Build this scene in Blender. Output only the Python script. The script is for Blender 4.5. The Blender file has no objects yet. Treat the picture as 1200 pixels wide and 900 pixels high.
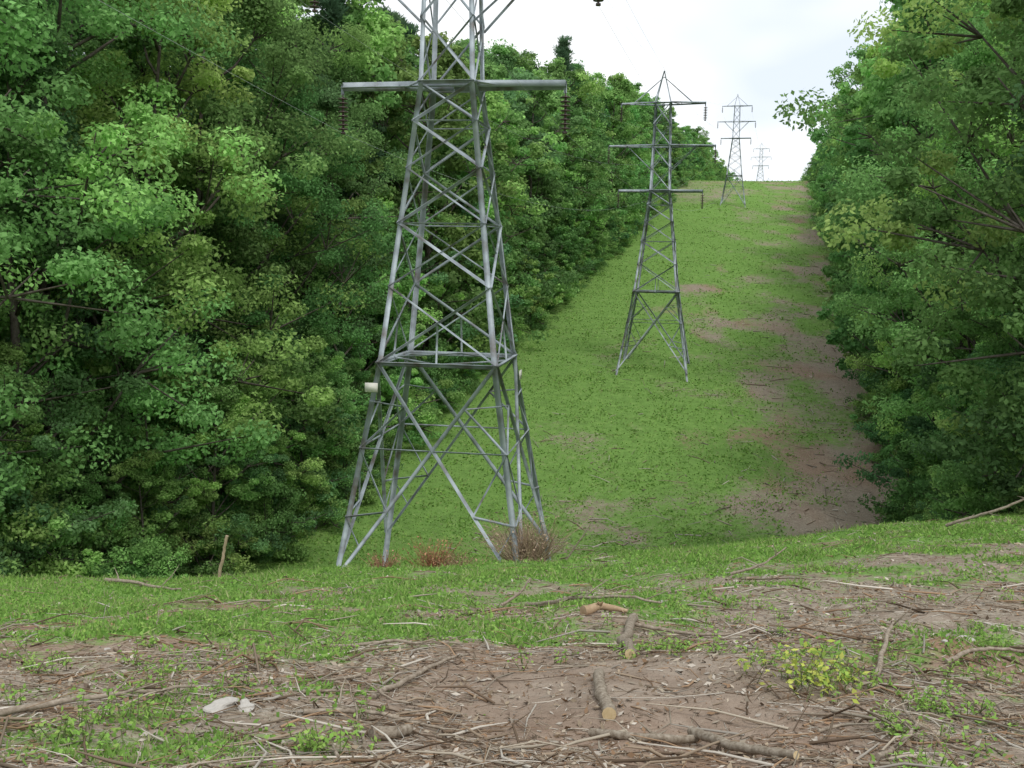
import bpy, math, numpy as np
from mathutils import Matrix, Vector
rng=np.random.default_rng(7)
scene=bpy.context.scene
# ------------------------------------------------------------------ utils
def hsh(ix,iy,s):
    v=np.sin(ix*127.1+iy*311.7+s*74.7)*43758.5453
    return v-np.floor(v)
def vnoise(x,y,s=0):
    ix=np.floor(x);iy=np.floor(y);fx=x-ix;fy=y-iy
    fx=fx*fx*(3-2*fx);fy=fy*fy*(3-2*fy)
    a=hsh(ix,iy,s);b=hsh(ix+1,iy,s);c=hsh(ix,iy+1,s);d=hsh(ix+1,iy+1,s)
    return (a*(1-fx)+b*fx)*(1-fy)+(c*(1-fx)+d*fx)*fy
def fbm(x,y,s=0,o=4):
    r=0;a=.5;t=0
    for i in range(o):
        r=r+a*vnoise(x*2**i+i*13.7,y*2**i-i*7.3,s+i);t+=a;a*=.5
    return r/t
def sst(a,b,x):
    t=np.clip((x-a)/(b-a),0,1);return t*t*(3-2*t)
A=math.radians(15);SA,CA=math.sin(A),math.cos(A)
OX,OY=-2.3,36.0
def st(x,y): return (x-OX)*SA+(y-OY)*CA,(x-OX)*CA-(y-OY)*SA
def xy(s,t): return OX+s*SA+t*CA, OY+s*CA-t*SA
ctrl=[(-400,30),(-150,18),(-20,5.4),(0,0),(34,-9.3),(36,-10.0),(42,-12.3),(50,-14.6),(58,-15.2),(68,-14.3),(80,-12.3),(97,-9.8),(120,-6.2),(150,-.9),(200,7.8),(240,14.6),(280,21.8),(300,24.9),(330,27),(400,28.5),(500,31),(700,36),(4000,40)]
cy=np.arange(-400,4000,1.0);cz=np.interp(cy,[c[0] for c in ctrl],[c[1] for c in ctrl])
k=np.exp(-.5*(np.arange(-8,9)/2.5)**2);k/=k.sum()
cz=np.convolve(np.pad(cz,8,mode='edge'),k,mode='valid')
def H(x,y):
    x=np.asarray(x,float);y=np.asarray(y,float)
    z=np.interp(y,cy,cz)
    s,t=st(x,y)
    near=sst(6,28,y)*(1-sst(36,62,y))
    z=z+near*(np.log1p(np.exp(x/2.5))*2.5*.12-.02*np.maximum(-x,0))
    z=z-near*.9*np.exp(-((x+13)**2)/30-((y-34)**2)/60)
    z=z-1.2*np.exp(-((x+10)**2)/40-((y-42)**2)/30)
    z=z-.45*np.exp(-((x+3)**2)/60-((y-35)**2)/30)
    z=z+sst(45,90,y)*np.clip((-t-17)*.16,0,7)
    z=z+sst(45,80,y)*np.clip((t-22)*.2,0,7)
    z=z+(fbm(x/22,y/22,3,3)-.5)*1.6*sst(10,60,y)
    d=np.hypot(x,y)
    z=z+(fbm(x/2.2,y/2.2,5,3)-.5)*.42*(1-sst(60,160,d))
    z=z+(fbm(x/.45,y/.45,9,2)-.5)*.08*(1-sst(12,26,d))
    for bx,by,r,a in ((4.7,9.9,.75,.2),(3.35,9.5,.35,.14),(1.3,13.2,1.6,.14),(-.6,11.2,.7,.08)):
        z=z+a*np.exp(-((x-bx)**2+(y-by)**2)/(r*r)*1.2)
    return z
def h1(x,y): return float(H(np.array([x]),np.array([y]))[0])
def VEG(x,y):
    s,t=st(x,y);u=x/np.maximum(y,1)
    n=fbm(x/2.6+4,y/2.0,21,5);n2=fbm(x/4.5+3,y/7,31,5);n4=fbm(x/12,y/16,35,3);n3=fbm(x/1.1,y/.8,41,3)
    th=8.5+sst(.12,.32,u)*8-sst(-.12,-.35,u)*2.0
    near=.18+.47*sst(th-4,th+7,y)+(n-.5)*1.35+(n3-.5)*1.1
    near=near+sst(-5,-10,x)*sst(12,18,y)*.5+.22*sst(20,29,y)-.12*sst(.3,.5,u)*(1-sst(26,33,y))
    near=near-.9*np.exp(-((x-.8)/1.9)**2-((y-7.5)/3.0)**2)
    far=.95-sst(-7,6,t)*.30-sst(9,18,t)*.16+(n2-.5)*1.9*sst(-12,2,t)+(n4-.5)*.6*sst(-8,2,t)+sst(120,180,y)*sst(16,6,t)*.2
    far=far-.22*np.exp(-((y-60)/8)**2)*sst(-5,4,t)-.2*np.exp(-((y-84)/8)**2)*sst(-1,8,t)-.12*np.exp(-((y-105)/6)**2)*sst(-3,7,t)
    far=far-.6*sst(228,250,y)*(1-sst(300,320,y))*sst(4,-8,t)
    w=sst(36,46,y)
    return np.clip(near*(1-w)+far*w,0,1)
def mkmesh(name,V,F,mats,mi=None,col=None,smooth=False,link=True):
    me=bpy.data.meshes.new(name)
    V=np.asarray(V,np.float32);F=np.asarray(F,np.int32);n=F.shape[1]
    me.vertices.add(len(V));me.vertices.foreach_set("co",V.ravel())
    me.loops.add(F.size);me.loops.foreach_set("vertex_index",F.ravel())
    me.polygons.add(len(F));me.polygons.foreach_set("loop_start",np.arange(len(F),dtype=np.int32)*n)
    for m in mats: me.materials.append(m)
    if mi is not None: me.polygons.foreach_set("material_index",np.asarray(mi,np.int32))
    if smooth: me.polygons.foreach_set("use_smooth",np.ones(len(F),bool))
    me.update(calc_edges=True)
    if col is not None:
        ca=me.color_attributes.new(name="Col",type='FLOAT_COLOR',domain='POINT')
        c=np.ones((len(V),4),np.float32);c[:,:3]=col;ca.data.foreach_set("color",c.ravel())
    me.validate()
    if not link: return me
    ob=bpy.data.objects.new(name,me);scene.collection.objects.link(ob);return ob
def obj(name,me,loc=(0,0,0),rz=0,sc=(1,1,1)):
    ob=bpy.data.objects.new(name,me);scene.collection.objects.link(ob)
    ob.location=loc;ob.rotation_euler=(0,0,rz);ob.scale=sc;return ob
class MB:
    def __init__(s): s.V=[];s.F=[];s.C=[];s.M=[];s.n=0
    def add(s,V,F,c=(1,1,1),m=0):
        V=np.asarray(V,float);F=np.asarray(F,int)
        s.V.append(V);s.F.append(F+s.n);s.n+=len(V)
        C=np.empty((len(V),3));C[:]=c;s.C.append(C);s.M.append(np.full(len(F),m))
    def out(s): return np.vstack(s.V),np.vstack(s.F),np.concatenate(s.M),np.vstack(s.C)
def tube(P,R,n=6,cap=True):
    P=np.asarray(P,float);K=len(P);T=np.gradient(P,axis=0);T/=np.linalg.norm(T,axis=1)[:,None]+1e-9
    up=np.array([0,0,1.]) if abs(T[0][2])<.9 else np.array([1.,0,0])
    V=[]
    for i in range(K):
        a=np.cross(T[i],up);a/=np.linalg.norm(a)+1e-9;b=np.cross(T[i],a)
        an=np.arange(n)*2*math.pi/n
        V.append(P[i]+R[i]*(np.cos(an)[:,None]*a+np.sin(an)[:,None]*b))
    V=np.vstack(V);F=[]
    for i in range(K-1):
        for j in range(n):
            F.append((i*n+j,i*n+(j+1)%n,(i+1)*n+(j+1)%n,(i+1)*n+j))
    if cap:
        V=np.vstack([V,P[0][None],P[-1][None]]);c0=K*n;c1=c0+1
        for j in range(0,n,2):
            F.append((c0,(j+2)%n,(j+1)%n,j));b=(K-1)*n
            F.append((c1,b+j,b+(j+1)%n,b+(j+2)%n))
    return V,np.array(F)
def quads(P,T,B,L,W):
    N=len(P);L=np.reshape(L,(-1,1));W=np.reshape(W,(-1,1))
    V=np.stack([P-T*L*.5,P+B*W*.5-T*L*.05,P+T*L*.5,P-B*W*.5-T*L*.05],1).reshape(-1,3)
    return V,np.arange(N*4).reshape(N,4)
def nrm(v): return v/(np.linalg.norm(v,axis=-1,keepdims=True)+1e-9)
# ------------------------------------------------------------------ materials
def newmat(name):
    m=bpy.data.materials.new(name);m.use_nodes=True;nt=m.node_tree;nt.nodes.clear()
    out=nt.nodes.new('ShaderNodeOutputMaterial');return m,nt,out
def N(nt,t,**kw):
    n=nt.nodes.new(t)
    for k_,v in kw.items(): setattr(n,k_,v)
    return n
def leafmat(name,trans=.3,var=.35):
    m,nt,out=newmat(name);L=nt.links
    at=N(nt,'ShaderNodeAttribute',attribute_name="Col")
    src=at.outputs['Color']
    if var:
        oi=N(nt,'ShaderNodeObjectInfo')
        hs=N(nt,'ShaderNodeHueSaturation')
        mr=N(nt,'ShaderNodeMapRange');mr.inputs[3].default_value=1-var;mr.inputs[4].default_value=1+var
        L.new(oi.outputs['Random'],mr.inputs[0]);L.new(mr.outputs[0],hs.inputs['Value'])
        wn=N(nt,'ShaderNodeMath',operation='MULTIPLY');wn.inputs[1].default_value=7.31
        L.new(oi.outputs['Random'],wn.inputs[0]);fr=N(nt,'ShaderNodeMath',operation='FRACT');L.new(wn.outputs[0],fr.inputs[0])
        mh=N(nt,'ShaderNodeMapRange');mh.inputs[3].default_value=.484;mh.inputs[4].default_value=.522
        L.new(fr.outputs[0],mh.inputs[0]);L.new(mh.outputs[0],hs.inputs['Hue'])
        hs.inputs['Saturation'].default_value=.9
        L.new(src,hs.inputs['Color']);src=hs.outputs[0]
    d=N(nt,'ShaderNodeBsdfDiffuse')
    L.new(src,d.inputs[0])
    if trans:
        t=N(nt,'ShaderNodeBsdfTranslucent');L.new(src,t.inputs[0])
        mx=N(nt,'ShaderNodeMixShader');mx.inputs[0].default_value=trans
        L.new(d.outputs[0],mx.inputs[1]);L.new(t.outputs[0],mx.inputs[2])
        L.new(mx.outputs[0],out.inputs[0])
    else: L.new(d.outputs[0],out.inputs[0])
    return m
def barkmat(name,c1,c2,scale=6,attr=False):
    m,nt,out=newmat(name);L=nt.links
    tc=N(nt,'ShaderNodeTexCoord')
    nz=N(nt,'ShaderNodeTexNoise');nz.inputs['Scale'].default_value=scale;nz.inputs['Detail'].default_value=4
    nz.inputs['Roughness'].default_value=.7
    cr=N(nt,'ShaderNodeValToRGB');cr.color_ramp.elements[0].position=.3;cr.color_ramp.elements[1].position=.7
    cr.color_ramp.elements[0].color=(*c1,1);cr.color_ramp.elements[1].color=(*c2,1)
    L.new(tc.outputs['Object'],nz.inputs[0]);L.new(nz.outputs[0],cr.inputs[0])
    b=N(nt,'ShaderNodeBsdfDiffuse')
    if attr:
        at=N(nt,'ShaderNodeAttribute',attribute_name="Col")
        L.new(at.outputs['Color'],b.inputs[0])
    else:
        L.new(cr.outputs[0],b.inputs[0])
        bp=N(nt,'ShaderNodeBump');bp.inputs['Strength'].default_value=.4;bp.inputs['Distance'].default_value=.008
        L.new(nz.outputs[0],bp.inputs['Height']);L.new(bp.outputs[0],b.inputs['Normal'])
    L.new(b.outputs[0],out.inputs[0]);return m
M_leaf=leafmat("foliage",.38,.30)
M_grass=leafmat("grass_blades",.3,0)
M_bark=barkmat("bark",(.05,.04,.03),(.17,.15,.13))
M_dead=barkmat("weathered_wood",(.65,.65,.65),(1,1,1),9,True)
M_log=barkmat("log_bark",(.15,.115,.08),(.40,.35,.28),26)
M_cut=barkmat("cut_wood",(.5,.38,.2),(.65,.52,.32),20)
def steel():
    m,nt,out=newmat("galvanised_steel");L=nt.links
    tc=N(nt,'ShaderNodeTexCoord');nz=N(nt,'ShaderNodeTexNoise');nz.inputs['Scale'].default_value=1.3;nz.inputs['Detail'].default_value=6
    cr=N(nt,'ShaderNodeValToRGB');e=cr.color_ramp.elements
    e[0].position=.3;e[0].color=(.15,.13,.115,1);e[1].position=.72;e[1].color=(.50,.56,.59,1)
    x=cr.color_ramp.elements.new(.47);x.color=(.29,.33,.355,1)
    L.new(tc.outputs['Object'],nz.inputs[0]);L.new(nz.outputs[0],cr.inputs[0])
    b=N(nt,'ShaderNodeBsdfPrincipled');b.inputs['Roughness'].default_value=.6;b.inputs['Metallic'].default_value=.2
    L.new(cr.outputs[0],b.inputs['Base Color']);L.new(b.outputs[0],out.inputs[0]);return m
M_steel=steel()
def plain(name,c,r=.5,me=0):
    m,nt,out=newmat(name);L=nt.links
    nz=N(nt,'ShaderNodeTexNoise');nz.inputs['Scale'].default_value=7;nz.inputs['Detail'].default_value=3
    cr=N(nt,'ShaderNodeValToRGB');cr.color_ramp.elements[0].color=(*[v*.7 for v in c],1);cr.color_ramp.elements[1].color=(*[min(v*1.2,1) for v in c],1)
    L.new(nz.outputs[0],cr.inputs[0])
    b=N(nt,'ShaderNodeBsdfPrincipled');b.inputs['Roughness'].default_value=r;b.inputs['Metallic'].default_value=me
    L.new(cr.outputs[0],b.inputs['Base Color']);L.new(b.outputs[0],out.inputs[0]);return m
M_ins=plain("brown_porcelain",(.09,.06,.055),.25)
M_wire=plain("aluminium_wire",(.55,.57,.58),.5,.1)
M_sign=plain("sign_white",(.7,.68,.6),.6)
M_rock=plain("pale_rock",(.5,.47,.42),.9)
def groundmat():
    m,nt,out=newmat("ground_soil_and_grass");L=nt.links
    at=N(nt,'ShaderNodeAttribute',attribute_name="Col");sp=N(nt,'ShaderNodeSeparateColor');L.new(at.outputs['Color'],sp.inputs[0])
    ge=N(nt,'ShaderNodeNewGeometry')
    def noise(sc,det=4,ro=.6,vec=None,o=0):
        n=N(nt,'ShaderNodeTexNoise');n.inputs['Scale'].default_value=sc;n.inputs['Detail'].default_value=det;n.inputs['Roughness'].default_value=ro
        L.new(vec or ge.outputs['Position'],n.inputs['Vector']);return n.outputs[o]
    def ramp(inp,stops):
        c=N(nt,'ShaderNodeValToRGB');e=c.color_ramp.elements
        e[0].position=stops[0][0];e[0].color=(*stops[0][1],1);e[1].position=stops[-1][0];e[1].color=(*stops[-1][1],1)
        for p,cc in stops[1:-1]: q=e.new(p);q.color=(*cc,1)
        L.new(inp,c.inputs[0]);return c.outputs[0]
    def mix(f,a,b,bt='MIX'):
        x=N(nt,'ShaderNodeMix',data_type='RGBA',blend_type=bt)
        L.new(f,x.inputs[0]);L.new(a,x.inputs[6]);L.new(b,x.inputs[7]);return x.outputs[2]
    def math_(op,a,b):
        x=N(nt,'ShaderNodeMath',operation=op)
        for i,v in enumerate((a,b)):
            if isinstance(v,float): x.inputs[i].default_value=v
            else: L.new(v,x.inputs[i])
        return x.outputs[0]
    nA=noise(1.3,6,.75);nB=noise(9,5,.8);nC=noise(3.1,7,.8)
    soil=ramp(nA,[(.3,(.20,.15,.112)),(.5,(.30,.24,.187)),(.7,(.39,.33,.265))])
    straw=ramp(nB,[(.33,(.16,.125,.09)),(.5,(.32,.27,.205)),(.68,(.52,.47,.39))])
    red=ramp(nB,[(.35,(.22,.12,.075)),(.65,(.37,.24,.165))])
    f1=ramp(nC,[(.42,(0,0,0)),(.56,(1,1,1))])
    f1=math_('MULTIPLY',f1,math_('SUBTRACT',1.0,sp.outputs[1]))
    base=mix(f1,soil,straw)
    base=mix(sp.outputs[2],base,red)
    grass=ramp(nA,[(.28,(.12,.20,.055)),(.5,(.17,.30,.075)),(.72,(.23,.36,.10))])
    nD=noise(.33,7,.7)
    vm=math_('ADD',sp.outputs[0],math_('MULTIPLY',math_('SUBTRACT',nC,.5),2.2))
    vm=math_('ADD',vm,math_('MULTIPLY',math_('SUBTRACT',nD,.5),1.3))
    vr=ramp(vm,[(.3,(0,0,0)),(.75,(1,1,1))])
    col=mix(vr,base,grass)
    b=N(nt,'ShaderNodeBsdfDiffuse');L.new(col,b.inputs[0])
    bp=N(nt,'ShaderNodeBump');bp.inputs['Strength'].default_value=.8;bp.inputs['Distance'].default_value=.05
    L.new(noise(14,3,.75),bp.inputs['Height']);L.new(bp.outputs[0],b.inputs['Normal'])
    L.new(b.outputs[0],out.inputs[0]);return m
# ------------------------------------------------------------------ ground
n=640;u=np.linspace(-1,1,n);kk=7.6;a=3000/math.sinh(kk)
gx=a*np.sinh(kk*u)+1.0;gy=a*np.sinh(kk*u)+9.0
X,Y=np.meshgrid(gx,gy);Z=H(X,Y)
V=np.stack([X.ravel(),Y.ravel(),Z.ravel()],1)
i=np.arange(n*n).reshape(n,n);F=np.stack([i[:-1,:-1],i[:-1,1:],i[1:,1:],i[1:,:-1]],-1).reshape(-1,4)
xf,yf=X.ravel(),Y.ravel();s_,t_=st(xf,yf)
veg=VEG(xf,yf);inside=(t_>-17)&(t_<21)
veg=np.where(inside,veg,.6)
bare=np.exp(-((xf-.9)/1.9)**4-((yf-7.2)/3.0)**4)
redm=np.zeros_like(xf)
for bx,by,r,w in ((4.7,9.9,.8,.9),(3.35,9.5,.45,1),(.8,13,2.2,.25)):
    redm+=w*np.exp(-((xf-bx)**2+(yf-by)**2)/r**2)
redm+=sst(.5,.75,fbm(xf/5,yf/7,55,4))*.55
mkmesh("ground",V,F,[groundmat()],col=np.stack([veg,bare,np.clip(redm,0,1)],1),smooth=True)
# ------------------------------------------------------------------ trees
def leafcloud(mb,C,rc,nl,size,cols,squash=.62,outw=.9):
    K=len(C)
    idx=np.repeat(np.arange(K),nl);n_=len(idx)
    d=nrm(rng.normal(size=(n_,3)));r=rng.random(n_)**.4
    off=d*r[:,None]*rc[idx][:,None];off[:,2]*=squash
    P=C[idx]+off
    nr=nrm(rng.normal(size=(n_,3))*.8+d*outw+np.array([0,0,.6]))
    T=nrm(np.cross(nr,rng.normal(size=(n_,3))));B=nrm(np.cross(nr,T))
    L_=size*(.65+.7*rng.random(n_))
    V,F=quads(P,T,B,L_,L_*.62)
    c=cols[idx]*(.75+.5*rng.random((n_,1)))
    mb.add(V,F,np.repeat(c,4,0),0)
def mk_tree(seed,Ht,R,zb,nb,ncl,nl,size,pal,limb=True,wide=.45):
    global rng
    rng=np.random.default_rng(seed);mb=MB()
    ph=rng.random(4)*6.28
    zz=np.linspace(0,.9*Ht,9);lean=rng.normal(size=2)*.03*Ht
    TP=np.stack([lean[0]*(zz/Ht)**1.5+.25*np.sin(zz*.25+ph[0]),lean[1]*(zz/Ht)**1.5+.25*np.sin(zz*.22+ph[1]),zz-.5],1)
    tr=.012*Ht
    V,F=tube(TP,np.linspace(tr,tr*.12,9),7);mb.add(V,F,(1,1,1),1)
    Cs=[];Rs=[];cc=[]
    pal=np.array(pal)
    for b in range(nb):
        f=(b+rng.random())/nb;z=Ht*(zb+(1-zb)*f*.97)
        g=(z/Ht-zb)/(1-zb)
        env=R*(np.clip(1-abs((g-.38)/ (.68 if g>.38 else .75))**2.2,.1,1))*(.6+.7*rng.random())
        an=b*2.4+rng.normal()*.5
        bx=np.interp(z*.97,zz,TP[:,0]);by=np.interp(z*.97,zz,TP[:,1])
        e=np.array([bx+env*.8*math.cos(an),by+env*.8*math.sin(an),z])
        zs=max(z-env*(.55+.4*rng.random()),.08*Ht)
        s0=np.array([np.interp(zs,zz,TP[:,0]),np.interp(zs,zz,TP[:,1]),zs])
        mid=s0*.5+e*.5+np.array([0,0,-.08*env])+rng.normal(size=3)*.15
        if limb:
            V,F=tube([s0,mid,e],[tr*.36*(1-f*.5),tr*.2,.02],5);mb.add(V,F,(1,1,1),1)
        base=pal[rng.integers(len(pal))]*(.8+.4*rng.random())
        for c in range(ncl):
            q=rng.normal(size=3)*np.array([.27,.27,.17])*max(env,R*.35)
            cpt=e+q
            if cpt[2]>Ht: cpt[2]=Ht-rng.random()
            if cpt[2]<.35: cpt[2]=.35+rng.random()*.4
            Cs.append(cpt);Rs.append(R*wide*(.2+.38*rng.random()));cc.append(base*(.78+.44*rng.random()))
            if limb and c%2==0:
                V,F=tube([mid*.3+e*.7,cpt],[.05,.012],4,False);mb.add(V,F,(1,1,1),1)
    leafcloud(mb,np.array(Cs),np.array(Rs),nl,size,np.array(cc))
    V,F,M,C=mb.out()
    return mkmesh("broadleaf",V,F,[M_leaf,M_bark],M,C,link=False)
def mk_pine(seed,Ht,R,zb,nb,nl,size,pal):
    global rng
    rng=np.random.default_rng(seed);mb=MB();pal=np.array(pal)
    zz=np.linspace(0,Ht,7);tr=.011*Ht
    V,F=tube(np.stack([zz*.01,zz*0,zz-.5],1),np.linspace(tr,.03,7),7);mb.add(V,F,(1,1,1),1)
    Cs=[];Rs=[];cc=[]
    for b in range(nb):
        f=(b+rng.random())/nb;z=Ht*(zb+(1-zb)*f);L_=R*(1-f**1.5*.85)*(.5+.6*rng.random());an=b*2.4+rng.normal()*.4
        e=np.array([L_*math.cos(an),L_*math.sin(an),z+L_*.15]);s0=np.array([0,0,z])
        V,F=tube([s0,e],[.07,.015],4,False);mb.add(V,F,(1,1,1),1)
        base=pal[rng.integers(len(pal))]
        for c in range(5):
            w=.35+.65*(c+rng.random())/5
            Cs.append(s0*(1-w)+e*w+rng.normal(size=3)*.25);Rs.append(.45+.5*rng.random());cc.append(base*(.7+.6*rng.random()))
    Cs=np.array(Cs);Rs=np.array(Rs);cc=np.array(cc);idx=np.repeat(np.arange(len(Cs)),nl);n_=len(idx)
    d=nrm(rng.normal(size=(n_,3)));P=Cs[idx]+d*(rng.random(n_)**.4*Rs[idx])[:,None]*np.array([1,1,.5])
    T=nrm(d+np.array([0,0,.5])+rng.normal(size=(n_,3))*.4);B=nrm(np.cross(T,rng.normal(size=(n_,3))))
    V,F=quads(P,T,B,size*(.8+.6*rng.random(n_)),.10+.05*rng.random(n_))
    mb.add(V,F,np.repeat(cc[idx],4,0),0)
    V,F,M,C=mb.out();return mkmesh("pine",V,F,[M_leaf,M_bark],M,C,link=False)
LT=(.27,.48,.11);MD=(.185,.37,.095);DK=(.12,.25,.075);YG=(.35,.54,.13);BG=(.14,.30,.105)
specs=[(11,27,5.6,.10,36,7,[MD,MD,LT]),(12,25,5.0,.06,34,7,[LT,LT,YG,MD]),(13,28,6.2,.22,34,7,[DK,MD,BG]),
       (14,24,4.4,.05,34,6,[MD,BG,DK]),(15,26,5.8,.14,32,8,[LT,MD,MD]),(16,18,4.2,.04,30,6,[MD,LT,BG]),(17,14,3.7,.03,26,6,[LT,YG,MD])]
near=[mk_tree(a_,b_,c_,d_,e_,f_,270,.18,p_) for a_,b_,c_,d_,e_,f_,p_ in specs]
protos=[mk_tree(a_+50,b_,c_,d_,e_,f_,90,.36,p_) for a_,b_,c_,d_,e_,f_,p_ in specs]
pines=[mk_pine(31,28,3.6,.38,60,45,.55,[(.09,.165,.08),(.12,.20,.09)]),
       mk_pine(32,26,3.2,.3,60,45,.55,[(.08,.15,.075),(.11,.18,.085)])]
shrubs=[mk_tree(41,4.5,2.3,.05,16,6,80,.17,[LT,MD,YG],True,.6),
        mk_tree(42,3.2,2.2,.03,14,6,80,.15,[MD,LT],True,.6),
        mk_tree(43,6.5,2.6,.03,18,6,100,.2,[MD,BG,LT],True,.6)]
tr=np.random.default_rng(99)
def put(kind,me,s,t,sc,hs=1):
    x,y=xy(s,t);z=h1(x,y)
    obj(kind,me,(x,y,z-.1),tr.random()*6.28,(sc,sc,sc*hs))
def hfac(D,side):
    if side<0: return np.interp(D,[0,60,95,125,180,230,300,1000],[1.2,1.25,1.2,1.06,1.05,.92,.72,.7])
    return np.interp(D,[0,60,90,180,225,290,1000],[1.05,1.12,1.3,1.22,.92,.6,.58])
for side in (-1,1):
    t0=-19.2 if side<0 else 23.4
    s=-7.0 if side<0 else 3.0
    while s<560:
        D=36+s*.966
        sp=5.8 if D<150 else (7.0 if D<320 else 11.0)
        rows=[(0,[1,3,4,5,6,0]),(6.5,[0,1,2,3,4]),(13.5,[2,0,4])]
        if D>220: rows=rows[:2]
        for dr,ch in rows:
            mi_=ch[tr.integers(len(ch))]
            f=float(hfac(D,side))*(.82+.32*tr.random())
            ss=s+tr.normal()*1.4;tt=t0+side*(dr+abs(tr.normal())*1.3)
            pr=.12 if side<0 else (.5 if D>110 else .08)
            hs_=1.15 if (side>0 and D>75) else 1.0;f=f/hs_**.8
            if dr>0 and tr.random()<pr: put("pine_tree",pines[tr.integers(2)],ss,tt,f*1.05,hs_)
            else: put("deciduous_tree",(near if D<85 and dr<10 else protos)[mi_],ss,tt,f,hs_)
        if D<330:
            for q in range(2):
                put("forest_shrub",shrubs[tr.integers(3)],s+tr.random()*sp,t0-side*(1.0+tr.random()*1.8),(.6+.6*tr.random())*(1 if D>60 else .85))
            put("understory_tree",(near if D<70 else protos)[6 if tr.random()<.6 else 5],s+tr.random()*sp,t0-side*(.2+tr.random()),.45+.35*tr.random())
        s+=sp
for s_e,t_e,sc_e,k_e in ((4,-16.3,.55,6),(9,-15.8,.62,5),(14,-16.0,.7,6),(20,-16.4,.7,5),(27,-16.6,.65,6)):
    put("understory_tree",near[k_e],s_e,t_e,sc_e)
for s_e,t_e,k_e in ((2,-14.8,1),(7,-14.2,0),(12,-14.0,2),(18,-14.6,0),(24,-15,2)):
    put("forest_shrub",shrubs[k_e],s_e,t_e,.75)
for k_ in range(50):
    put("distant_tree",protos[tr.integers(5)],570+tr.random()*250,-18-tr.random()*80 if k_%2 else 22+tr.random()*60,.8)
# ------------------------------------------------------------------ towers
def hw(z): return float(np.interp(z,[-3,0,8.1,18.3,27,30],[3.86,3.4,2.12,.98,.76,.0]))
def Lsec(mb,p,q,w,th=None,flip=1,ref=None):
    p=np.array(p,float);q=np.array(q,float);d=nrm(q-p);w=w*.8
    if ref is None: ref=np.array([0,0,1.]) if abs(d[2])<.8 else np.array([1.,0,0])
    a=np.cross(d,ref);a=nrm(a)*flip;b=np.cross(d,a);th=th or w*.14
    pr=[(0,0),(w,0),(w,th),(th,th),(th,w),(0,w)]
    V=[p+a*(x-.3*w)+b*(y-.3*w) for x,y in pr]+[q+a*(x-.3*w)+b*(y-.3*w) for x,y in pr]
    F=[(j,(j+1)%6,(j+1)%6+6,j+6) for j in range(6)]+[(0,1,2,3),(0,3,4,5),(6,9,8,7),(6,11,10,9)]
    mb.add(V,F)
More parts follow.
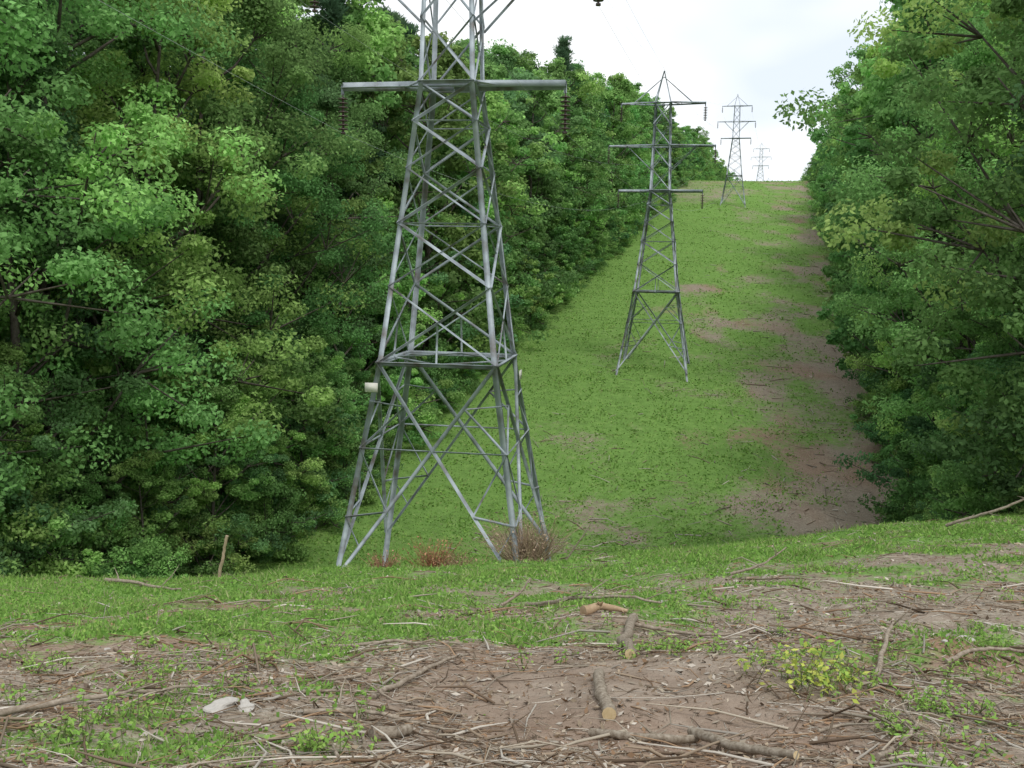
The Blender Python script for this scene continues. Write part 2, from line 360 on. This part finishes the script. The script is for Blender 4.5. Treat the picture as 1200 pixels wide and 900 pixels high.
def tower_mesh():
    mb=MB()
    cs=[(-1,-1),(1,-1),(1,1),(-1,1)]
    def cn(k,z): w=hw(z);return np.array([cs[k%4][0]*w,cs[k%4][1]*w,z])
    for k_ in range(4):
        cx,cy_=cs[k_]
        for z0,z1 in ((-2.2,8.1),(8.1,18.3),(18.3,27)):
            w={-2.2:.19,8.1:.18,18.3:.15}[z0]
            p,q=cn(k_,z0),cn(k_,z1);th=.025
            ax=np.array([-cx,0,0.]);ay=np.array([0,-cy_,0.])
            pr=[(0,0),(w,0),(w,th),(th,th),(th,w),(0,w)]
            V=[p+ax*x+ay*y for x,y in pr]+[q+ax*x+ay*y for x,y in pr]
            F=[(j,(j+1)%6,(j+1)%6+6,j+6) for j in range(6)]+[(0,1,2,3),(0,3,4,5),(6,9,8,7),(6,11,10,9)]
            mb.add(V,F)
        Lsec(mb,cn(k_,27),(0,0,30.2),.11)
    for k_ in range(4):
        A_=lambda z:cn(k_,z);B_=lambda z:cn(k_+1,z)
        Lsec(mb,A_(0),B_(8.1),.15);Lsec(mb,B_(0),A_(8.1),.13,flip=-1)
        w0,w1=hw(0),hw(8.1);f=w0/(w0+w1);zc=8.1*f
        for S,O in ((A_,B_),(B_,A_)):
            dg=lambda g:S(0)+(O(8.1)-S(0))*g
            Lsec(mb,S(zc*.5),dg(f*.55),.09)
            Lsec(mb,S(zc*.5),dg(f*.28),.06)
            Lsec(mb,S(zc),dg(f*.55),.08)
            ug=lambda g:O(0)+(S(8.1)-O(0))*g
            Lsec(mb,S(zc),ug(f+(1-f)*.5),.09)
            Lsec(mb,S(8.1-(8.1-zc)*.45),ug(f+(1-f)*.5),.06)
        Lsec(mb,A_(zc),B_(zc) ,.07)
        Lsec(mb,A_(8.1),B_(8.1),.16);Lsec(mb,A_(8.02)*np.array([.97,.97,1]),B_(8.02)*np.array([.97,.97,1]),.08)
        m=(A_(8.1)+B_(8.1))/2;up=m*1.0;up[2]=9.5;up[:2]*=.93
        Lsec(mb,m,up,.08)
        Lsec(mb,m,cn(k_,8.1)*.5+cn(k_+3,8.1)*.5,.07)
        lv=[8.1,10.9,13.2,15.2,16.9,18.3,20.6,22.8,24.9,27]
        for j in range(len(lv)-1):
            z0,z1=lv[j],lv[j+1];big=.12 if j<5 else .09
            if (j+k_)%2==0: Lsec(mb,A_(z0),B_(z1),big);Lsec(mb,B_(z0),A_(z1),.07,flip=-1)
            else: Lsec(mb,B_(z0),A_(z1),big,flip=-1);Lsec(mb,A_(z0),B_(z1),.07)
            if j in (1,3): Lsec(mb,A_(z1),B_(z1),.06)
        for z in (18.3,22.8,27): Lsec(mb,A_(z),B_(z),.16)
    for z,L_ in ((18.3,4.05),(22.8,5.1),(27,4.0)):
        low=z<20
        for sx in (-1,1):
            tip=np.array([sx*L_,0,z]);w=hw(z);wy=w*(.3 if low else 1)
            for sy in (-1,1):
                rt=np.array([0 if low else sx*w,sy*wy,z])
                Lsec(mb,rt,tip+np.array([0,sy*.08,0]),.27 if low else .17,flip=sy)
                if z==22.8: Lsec(mb,cn({(-1,-1):0,(1,-1):1,(1,1):2,(-1,1):3}[(sx,sy)],20.4),rt*.42+tip*.58,.09)
                if z==27:   Lsec(mb,np.array([0,0,29.6]),rt*.35+tip*.65,.07)
            for g in (.3,.6):
                Lsec(mb,np.array([sx*w,-wy,z])*(1-g)+tip*g,np.array([sx*w,wy,z])*(1-g)+tip*g,.06)
            Lsec(mb,np.array([sx*w,-wy,z]),np.array([sx*w,wy,z])*.7+tip*.3,.06)
            if low:
                for yy_ in (-w,w): Lsec(mb,np.array([sx*w,yy_,z-.02]),np.array([sx*w,0,z-.02])*.75+tip*.25,.08)
            Lsec(mb,tip+np.array([0,0,.12]),tip-np.array([0,0,.3]),.14)
    V,F,M,C=mb.out();return mkmesh("lattice",V,F,[M_steel],link=False)
def ins_mesh():
    mb=MB();n_=14;an=np.arange(n_)*2*math.pi/n_
    def lathe(pr):
        V=np.vstack([np.stack([r*np.cos(an),r*np.sin(an),np.full(n_,z)],1) for r,z in pr]);F=[]
        for i_ in range(len(pr)-1):
            for j in range(n_): F.append((i_*n_+j,i_*n_+(j+1)%n_,(i_+1)*n_+(j+1)%n_,(i_+1)*n_+j))
        return V,F
    for z,L_ in ((18.3,4.05),(22.8,5.1),(27,4.0)):
        for sx in (-1,1):
            pr=[(.02,-.1),(.02,-.2)]
            for d in range(8):
                zt=-.22-d*.16
                pr+=[(.04,zt),(.05,zt-.03),(.185,zt-.065),(.185,zt-.09),(.05,zt-.085),(.035,zt-.145)]
            pr+=[(.04,-1.5),(.09,-1.52),(.09,-1.6),(.001,-1.61)]
            V,F=lathe(pr);V=V+np.array([sx*L_,0,z-.15]);mb.add(V,F)
    V,F,M,C=mb.out();return mkmesh("insulators",V,F,[M_ins],smooth=True,link=False)
tm,im=tower_mesh(),ins_mesh()
T=[(-130,-13,1,.95),(0,-9,1,.955),(63.2,-12,1,.95),(211,-14,.86,.86),(480,-15,.95,.95),(760,-15,1,.95)]
att=[]
def box(mb,c,sx,sy,sz):
    V=[(c[0]+a_*sx/2,c[1]+b_*sy/2,c[2]+d_*sz/2) for a_ in(-1,1) for b_ in(-1,1) for d_ in(-1,1)]
    mb.add(V,[(0,1,3,2),(4,6,7,5),(0,4,5,1),(2,3,7,6),(0,2,6,4),(1,5,7,3)])
for idx,(s,yaw,sx_,sz_) in enumerate(T):
    x,y=xy(s,0);z=h1(x,y);rz=math.radians(yaw)
    if idx==1: z+=.75
    e=bpy.data.objects.new("transmission_tower",None);scene.collection.objects.link(e)
    e.location=(x,y,z);e.rotation_euler=(0,0,rz);e.scale=(sx_,sx_,sz_)
    for nm,me in (("steel_lattice",tm),("insulator_strings",im)):
        o=bpy.data.objects.new(nm,me);scene.collection.objects.link(o);o.parent=e
    if idx==1:
        mb=MB();w=hw(7.2);box(mb,(-w-.02,-w-.06,7.2),.46,.03,.34);box(mb,(w+.05,w-.1,7.3),.03,.5,.36)
        V,F,M,C=mb.out();o=mkmesh("sign_plates",V,F,[M_sign]);o.parent=e
    R=Matrix.Rotation(rz,3,'Z');pts=[]
    for zz_,L_ in ((18.3,4.05),(22.8,5.1),(27,4.0)):
        for sx in (-1,1): pts.append(np.array(R@Vector((sx*L_*sx_,0,(zz_-1.72)*sz_)))+np.array([x,y,z]))
    pts.append(np.array([x,y,z+30.2*sz_]));att.append(pts)
mb=MB()
for a_,b_ in zip(att[:-1],att[1:]):
    for p,q in zip(a_,b_):
        span=np.linalg.norm(q-p);g=np.linspace(0,1,26)[:,None]
        P=p*(1-g)+q*g;P[:,2]-=4*g[:,0]*(1-g[:,0])*span*.018
        V,F=tube(P,np.full(26,.005),4,False);mb.add(V,F)
V,F,M,C=mb.out();mkmesh("power_line_conductors",V,F,[M_wire])
# ------------------------------------------------------------------ ground cover
r=np.random.default_rng(5)
def sample_near(n_,y0,y1,pw=1.0):
    yy=y0*(y1/y0)**(r.random(n_)**pw);xx=yy*(r.random(n_)*1.3-.65);return xx,yy
def grass(n_,y0,y1,name,nb,hgt,wid,cols,pw=1,far=False,spread=.05,thr=.5,lean=.55,dens=1.0):
    x,y=sample_near(n_,y0,y1,pw)
    s,t=st(x,y);v=VEG(x,y)+(fbm(x*1.2,y*1.2,77,3)-.5)*1.1
    if far: v=v+(fbm(x/4,y/4,78,3)-.5)*.8
    ok=(r.random(n_)<sst(thr-.35,thr+.4,v)*dens)&(t>-16.5)&(t<20.5);x,y=x[ok],y[ok]
    n_=len(x);idx=np.repeat(np.arange(n_),nb);m=len(idx)
    sc=(y[idx]/y0)**(.5 if not far else .45)
    px=x[idx]+r.normal(size=m)*spread*sc;py=y[idx]+r.normal(size=m)*spread*sc;pz=H(px,py)
    hh=hgt*(.4+r.random(m))*sc*(.3+1.4*fbm(px/1.5,py/1.5,80,2)**1.3)
    T=nrm(np.stack([r.normal(size=m)*lean,r.normal(size=m)*lean,np.ones(m)],1))
    B=nrm(np.cross(T,r.normal(size=(m,3))))
    P=np.stack([px,py,pz],1)+T*hh[:,None]*.45
    w=wid*(.6+.8*r.random(m))*sc
    V,F=quads(P,T,B,hh,w)
    c=np.array(cols)[r.integers(len(cols),size=m)]*(.75+.5*r.random((m,1)))
    mkmesh(name,V,F,[M_grass],col=np.repeat(c,4,0))
G1=[(.22,.38,.085),(.28,.43,.11),(.19,.33,.075),(.36,.40,.18)]
grass(42000,5.2,48,"grass_blades",4,.085,.012,G1,pw=.8,lean=.8,dens=.7,thr=.6)
grass(55000,5.2,48,"weed_leaves",5,.04,.030,[(.24,.42,.09),(.30,.48,.12),(.19,.35,.08)],pw=.8,spread=.09,thr=.55,lean=1.3,dens=.8)
grass(90000,44,330,"hillside_grass",3,.13,.13,[(.23,.40,.09),(.28,.45,.11),(.20,.36,.085),(.31,.42,.14)],pw=1.1,far=True,spread=.4,thr=.4,lean=1.7)
def sticks(n_,y0,y1,name,l0,l1,r0,r1,cols,lift=.03,far=False,pw=1):
    x,y=sample_near(n_,y0,y1,pw);v=VEG(x,y);s,t=st(x,y)
    ok=(r.random(n_)<np.clip(1.2-v,.2,1)*(.2+1.6*fbm(x/1.3,y/1.3,91,3)**1.5)*(1-.7*np.exp(-((x-.9)/1.5)**4-((y-7.2)/2.6)**4)))&(t>-16)&(t<20)
    if far: ok&=(t>-6)
    x,y=x[ok],y[ok];m=len(x);L_=l0*(l1/l0)**(r.random(m)**1.8);an=r.random(m)*math.pi*2
    x2=x+np.cos(an)*L_;y2=y+np.sin(an)*L_
    rr=(r0+(r1-r0)*r.random(m)**2)
    if not far: rr=rr*(y/y0)**.35
    p=np.stack([x,y,H(x,y)+rr*.6],1);q=np.stack([x2,y2,H(x2,y2)+rr*.5+r.random(m)**3*lift],1)
    mid=(p+q)/2+r.normal(size=(m,3))*L_[:,None]*.06;mid[:,2]=np.maximum(mid[:,2],H(mid[:,0],mid[:,1])+rr*.5)
    d=nrm(q-p);a_=nrm(np.cross(d,np.array([0,0,1.])));b_=np.cross(d,a_)
    Vs=[]
    for P,f in ((p,1),(mid,.85),(q,.35)):
        for j in range(4):
            c,s__=math.cos(j*math.pi/2),math.sin(j*math.pi/2)
            Vs.append(P+(a_*c+b_*s__)*(rr*f)[:,None])
    V=np.stack(Vs,1).reshape(-1,3)
    base=np.array([(o+j,o+(j+1)%4,o+4+(j+1)%4,o+4+j) for o in (0,4) for j in range(4)])
    F=(base[None]+(np.arange(m)*12)[:,None,None]).reshape(-1,4)
    c=np.array(cols)[r.integers(len(cols),size=m)]*(.5+.65*r.random((m,1)))
    mkmesh(name,V,F,[M_dead],col=np.repeat(c,12,0))
S1=[(.46,.40,.31),(.32,.25,.18),(.58,.53,.45),(.18,.13,.09),(.36,.24,.15)]
sticks(60000,5,46,"twig_litter",.04,.34,.0018,.006,S1)
sticks(3800,5,46,"fallen_sticks",.3,1.3,.004,.013,S1,.14)
sticks(8000,46,260,"slash_debris",.4,2.6,.02,.055,[(.52,.47,.4),(.4,.34,.27),(.3,.23,.17)],.3,True)
x,y=sample_near(50000,5,46);v=VEG(x,y);ok=r.random(len(x))<np.clip(1.0-v*.8,.05,1)*(fbm(x/.8,y/.8,92,3)**2*2.2);x,y=x[ok],y[ok];m=len(x)
nr=nrm(r.normal(size=(m,3))*.5+np.array([0,0,1.]));Tt=nrm(np.cross(nr,r.normal(size=(m,3))));Bb=np.cross(nr,Tt)
L_=(.010+.035*r.random(m)**3)*(y/5)**.45
V,F=quads(np.stack([x,y,H(x,y)+L_*.3],1),Tt,Bb,L_*1.8,L_*.8)
c=np.array([(.34,.27,.19),(.40,.34,.26),(.28,.18,.11),(.48,.43,.36),(.2,.15,.11)])[r.integers(5,size=m)]*(.7+.5*r.random((m,1)))
mkmesh("chip_and_leaf_litter",V,F,[M_dead],col=np.repeat(c,4,0))
# ------------------------------------------------------------------ logs and branches
def branch(name,pts,r0,r1,mat=M_log,twigs=0,cut=False,seed=0,n_=10):
    q=np.random.default_rng(seed);pts=np.array(pts,float)
    K=18;g=np.linspace(0,len(pts)-1,K);P=np.stack([np.interp(g,np.arange(len(pts)),pts[:,k_]) for k_ in range(3)],1)
    ln=np.linalg.norm(pts[-1]-pts[0])
    Pp=np.stack([np.convolve(np.pad(P[:,c_],2,mode='edge'),[.1,.2,.4,.2,.1],mode='valid') for c_ in range(3)],1);P[1:-1]=Pp[1:-1]
    wv=np.cumsum(q.normal(size=P.shape),0);wv-=np.linspace(0,1,K)[:,None]*wv[-1];P+=wv*ln*.006
    zg=H(P[:,0],P[:,1]);P[:,2]+=np.convolve(np.pad(zg,4,mode='reflect',reflect_type='odd'),np.ones(9)/9,mode='valid')
    rn=np.convolve(np.pad(q.normal(size=K),2,mode='edge'),np.ones(5)/5,mode='valid')
    R=np.linspace(r0,r1,K)*.85*(1+rn*.08)
    mb=MB();V,F=tube(P,R,n_,False);mb.add(V,F)
    for e,o in ((0,1),(K-1,K-2)):
        ring=V[e*n_:(e+1)*n_];c=ring.mean(0)+nrm(P[e]-P[o])*.004
        VV=np.vstack([ring,c[None]])
        FF=[(n_,j%n_,(j+1)%n_,(j+2)%n_) for j in range(0,n_-1,2)]
        mb.add(VV,FF,m=1 if cut else 0)
    for k_ in range(twigs):
        i_=q.integers(3,K-1);d=nrm(P[i_]-P[i_-1]+q.normal(size=3)*.7);d[2]=abs(d[2])*.6;l=ln*(.12+.3*q.random())
        V2,F2=tube([P[i_],P[i_]+d*l*.5+q.normal(size=3)*l*.05,P[i_]+d*l],[R[i_]*.5,R[i_]*.35,.002],6);mb.add(V2,F2)
    V,F,M,C=mb.out();return mkmesh(name,V,F,[mat,M_cut],M,C,smooth=True)
M_grey=barkmat("dry_branch",(.17,.13,.095),(.44,.38,.30),18)
branch("log",[(1.62,12.2,.06),(1.36,10.6,.07),(1.2,9.2,.05)],.07,.06,cut=True,seed=1)
branch("log",[(.83,8.4,.04),(.78,7.7,.05),(.80,7.25,.05)],.055,.065,cut=True,seed=2)
branch("fallen_branch",[(.62,6.95,.05),(.9,6.75,.06),(1.2,6.72,.05),(1.4,6.8,.05)],.038,.034,twigs=2,seed=3)
branch("fallen_branch",[(1.38,6.9,.07),(1.5,6.5,.06),(1.85,5.9,.06)],.045,.032,twigs=1,cut=True,seed=4)
branch("fallen_branch",[(1.5,11.9,.06),(2.3,11.4,.06),(3.0,11.2,.05)],.03,.012,M_grey,3,seed=5)
branch("fallen_branch",[(-1.1,7.6,.05),(-.75,8.4,.1),(-.4,9.5,.05)],.03,.015,M_grey,4,seed=6)
branch("fallen_branch",[(-1.5,6.9,.04),(-1.0,7.1,.08),(-.45,6.9,.04)],.025,.012,M_grey,3,seed=7)
branch("fallen_branch",[(-3.7,6.7,.05),(-3.0,7.0,.09),(-2.5,7.5,.05)],.03,.012,M_grey,5,seed=8)
branch("fallen_branch",[(-2.0,10.6,.05),(-1.2,10.5,.08),(-.5,10.4,.05)],.028,.012,M_grey,3,seed=9)
branch("fallen_branch",[(3.35,8.5,.05),(3.75,9.3,.16),(4.2,10.3,.25)],.035,.022,M_grey,2,seed=10)
branch("fallen_branch",[(4.3,9.2,.1),(4.8,9.4,.16),(5.4,9.5,.1)],.03,.012,M_grey,4,seed=31)
branch("fallen_branch",[(2.4,6.0,.05),(2.9,6.6,.1),(3.1,7.3,.08)],.022,.01,M_grey,4,seed=32)
branch("fallen_branch",[(-8.5,20.,.1),(-7.5,19.6,.12),(-6.6,19.2,.05)],.05,.025,M_grey,2,seed=11)
branch("fallen_branch",[(.3,15.5,.05),(1.2,14.0,.14),(2.2,13.6,.1)],.04,.02,M_grey,5,seed=12)
branch("fallen_branch",[(4.3,18.5,.1),(4.9,18.4,.3),(5.4,18.6,.6)],.035,.015,M_grey,4,seed=13)
branch("fallen_branch",[(12.3,27,.2),(13.4,26.2,.5),(14.6,26,1.0)],.06,.03,M_grey,5,seed=14)
branch("dead_branch",[(1.9,33,.0),(2.4,33,.7),(2.9,33,1.5)],.045,.015,M_grey,3,seed=15)
branch("fallen_branch",[(-.1,15.,.05),(.2,15.1,.25),(.35,15.2,.5)],.03,.015,M_grey,3,seed=16)
for k_ in range(60):
    yy=5.5*(30/5.5)**r.random();xx=yy*(r.random()*1.0-.5);an=r.random()*6.28;l=.4+.9*r.random()
    if abs(xx-.6)<1.1 and yy<8: continue
    c,s__=math.cos(an)*l/2,math.sin(an)*l/2
    branch("fallen_branch",[(xx-c,yy-s__,.02),(xx+r.normal()*.1,yy+r.normal()*.1,.05),(xx+c,yy+s__,.03+.18*r.random())],.007+.013*r.random(),.004,M_grey,r.integers(1,6),seed=100+k_,n_=6)
branch("wooden_stake",[(-6.75,22,-.2),(-6.65,22,.5),(-6.5,22,1.05)],.045,.042,barkmat("stake_wood",(.34,.25,.17),(.5,.4,.28)),0,seed=20,n_=8)
branch("root_chunk",[(1.0,12.6,.05),(1.25,12.8,.08),(1.6,12.7,.05)],.09,.03,barkmat("root_wood",(.3,.2,.12),(.5,.38,.25)),4,seed=21)
branch("root_chunk",[(-.95,6.55,.04),(-.8,6.6,.06),(-.7,6.75,.04)],.07,.04,M_log,2,seed=22)
def deadbush(x,y,w,hh,nn,col,seed):
    q=np.random.default_rng(seed);mb=MB()
    for k_ in range(nn):
        d=np.array([q.normal()*w*.5,q.normal()*w*.4,hh*(.5+.6*q.random())]);b=np.array([x+q.normal()*w*.2,y+q.normal()*w*.2,0]);b[2]=h1(b[0],b[1])
        V,F=tube([b,b+d*.5+q.normal(size=3)*.05,b+d],[.012,.009,.003],3,False);mb.add(V,F,np.array(col)*(.6+.8*q.random()))
        if k_%2==0:
            V,F=quads(b+d*q.random((5,1))+q.normal(size=(5,3))*.06,nrm(q.normal(size=(5,3))),nrm(q.normal(size=(5,3))),np.full(5,.09),np.full(5,.06));mb.add(V,F,np.array(col)*(.7+.9*q.random()))
    V,F,M,C=mb.out();mkmesh("dead_shrub",V,F,[M_dead],M,C)
deadbush(.6,32.6,1.4,1.7,360,(.40,.30,.21),1);deadbush(-2.6,32.6,.9,1.1,150,(.42,.22,.13),2);deadbush(-4.2,31.8,.6,.8,80,(.38,.22,.14),3)
deadbush(-1.6,31.8,.8,.7,80,(.36,.25,.16),4)
def seedling(x,y,w,hh,nn,cols,ls,seed):
    q=np.random.default_rng(seed);mb=MB();z=h1(x,y)
    for k_ in range(nn):
        b=np.array([x+q.normal()*w*.4,y+q.normal()*w*.4,z]);e=b+np.array([q.normal()*w*.25,q.normal()*w*.25,hh*(.4+.7*q.random())])
        V,F=tube([b,e],[.004,.002],4,False);mb.add(V,F,(.2,.25,.1))
        m=7;P=b+(e-b)*(.35+.65*q.random((m,1)))+q.normal(size=(m,3))*ls*.6
        nn_=nrm(q.normal(size=(m,3))*.5+np.array([0,0,1]));T_=nrm(np.cross(nn_,q.normal(size=(m,3))));B_=np.cross(nn_,T_)
        V,F=quads(P,T_,B_,ls*(.7+.6*q.random(m)),ls*.55*(.7+.6*q.random(m)))
        mb.add(V,F,np.repeat(np.array(cols)[q.integers(len(cols),size=m)]*(.75+.5*q.random((m,1))),4,0))
    V,F,M,C=mb.out();mkmesh("seedling_plant",V,F,[M_grass],M,C)
YL=[(.48,.56,.11),(.34,.48,.10),(.54,.57,.14)];GR=[(.24,.43,.09),(.30,.47,.11)]
seedling(2.55,7.9,.5,.3,34,YL,.065,1);seedling(2.95,8.5,.5,.28,20,GR,.06,2);seedling(3.5,7.4,.5,.2,18,GR,.05,3)
for k_ in range(130):
    yy=5.6*(26/5.6)**r.random();xx=yy*(r.random()*1.06-.53)
    if abs(xx-.8)<1.5 and yy<8.6: continue
    seedling(xx,yy,.22,.10+.12*r.random(),r.integers(4,12),GR+[(.32,.46,.12)],.045,200+k_)
def rock(x,y,sx,sy,sz,seed):
    bpy.ops.mesh.primitive_ico_sphere_add(subdivisions=3,radius=1);o=bpy.context.object;o.name="rock";q=seed*3.1
    for v in o.data.vertices:
        c=v.co;f=1+.22*math.sin(c.x*3+q)*math.cos(c.y*2.7+q)+.12*math.sin(c.z*6+c.x*5+q);v.co=Vector((c.x*sx*f,c.y*sy*f,c.z*sz*f))
    o.data.materials.append(M_rock);o.location=(x,y,h1(x,y)+sz*.35);o.rotation_euler=(0,0,seed)
rock(-2.15,7.0,.15,.07,.045,1);rock(-1.97,7.05,.08,.06,.04,2);rock(5.0,10.3,.12,.1,.06,3)
for k_ in range(14):
    yy=6+12*r.random();rock(yy*(r.random()-.5),yy,.02+.03*r.random(),.03,.02,k_+5)
# ------------------------------------------------------------------ light
el,az=58,150
w=bpy.data.worlds.new("World");scene.world=w;w.use_nodes=True;nt=w.node_tree;nt.nodes.clear();L=nt.links
sky=N(nt,'ShaderNodeTexSky');sky.sky_type='NISHITA';sky.sun_disc=False;sky.sun_elevation=math.radians(el);sky.sun_rotation=math.radians(az)
tc=N(nt,'ShaderNodeTexCoord');nz=N(nt,'ShaderNodeTexNoise');nz.inputs['Scale'].default_value=3.2;nz.inputs['Detail'].default_value=3
mp=N(nt,'ShaderNodeMapping');mp.inputs['Scale'].default_value=(1,1,2.2);L.new(tc.outputs['Generated'],mp.inputs[0]);L.new(mp.outputs[0],nz.inputs[0])
cr=N(nt,'ShaderNodeValToRGB');cr.color_ramp.elements[0].position=.38;cr.color_ramp.elements[0].color=(.74,.80,.88,1);cr.color_ramp.elements[1].position=.60;cr.color_ramp.elements[1].color=(1,1,1,1)
L.new(nz.outputs[0],cr.inputs[0])
ml=N(nt,'ShaderNodeMix',data_type='RGBA',blend_type='MULTIPLY');ml.inputs[0].default_value=1;ml.inputs[7].default_value=(12.6,12.7,12.8,1);L.new(cr.outputs[0],ml.inputs[6])
mx=N(nt,'ShaderNodeMix',data_type='RGBA');mx.inputs[0].default_value=.88;L.new(sky.outputs[0],mx.inputs[6]);L.new(ml.outputs[2],mx.inputs[7])
bg=N(nt,'ShaderNodeBackground');bg.inputs[1].default_value=.1;L.new(mx.outputs[2],bg.inputs[0]);o=N(nt,'ShaderNodeOutputWorld');L.new(bg.outputs[0],o.inputs[0])
sd=bpy.data.lights.new("sun","SUN");sd.energy=1.5;sd.angle=math.radians(16);sd.color=(1,.97,.92);so=bpy.data.objects.new("sun",sd);scene.collection.objects.link(so)
e_,a_=math.radians(el),math.radians(az);dv=Vector((math.sin(a_)*math.cos(e_),math.cos(a_)*math.cos(e_),math.sin(e_)));so.rotation_euler=dv.to_track_quat('Z','Y').to_euler()
# ------------------------------------------------------------------ camera
cd=bpy.data.cameras.new("camera");cam=bpy.data.objects.new("camera",cd);scene.collection.objects.link(cam);scene.camera=cam
cd.sensor_width=36;cd.lens=34.56;cd.clip_end=8000;cd.clip_start=.05
cam.matrix_world=Matrix.Translation((0,0,h1(0,0)+1.6))@Matrix.Rotation(math.radians(90-7.4),4,'X')@Matrix.Rotation(math.radians(1.0),4,'Z')
scene.view_settings.view_transform='Standard';scene.view_settings.look='None';scene.view_settings.exposure=0
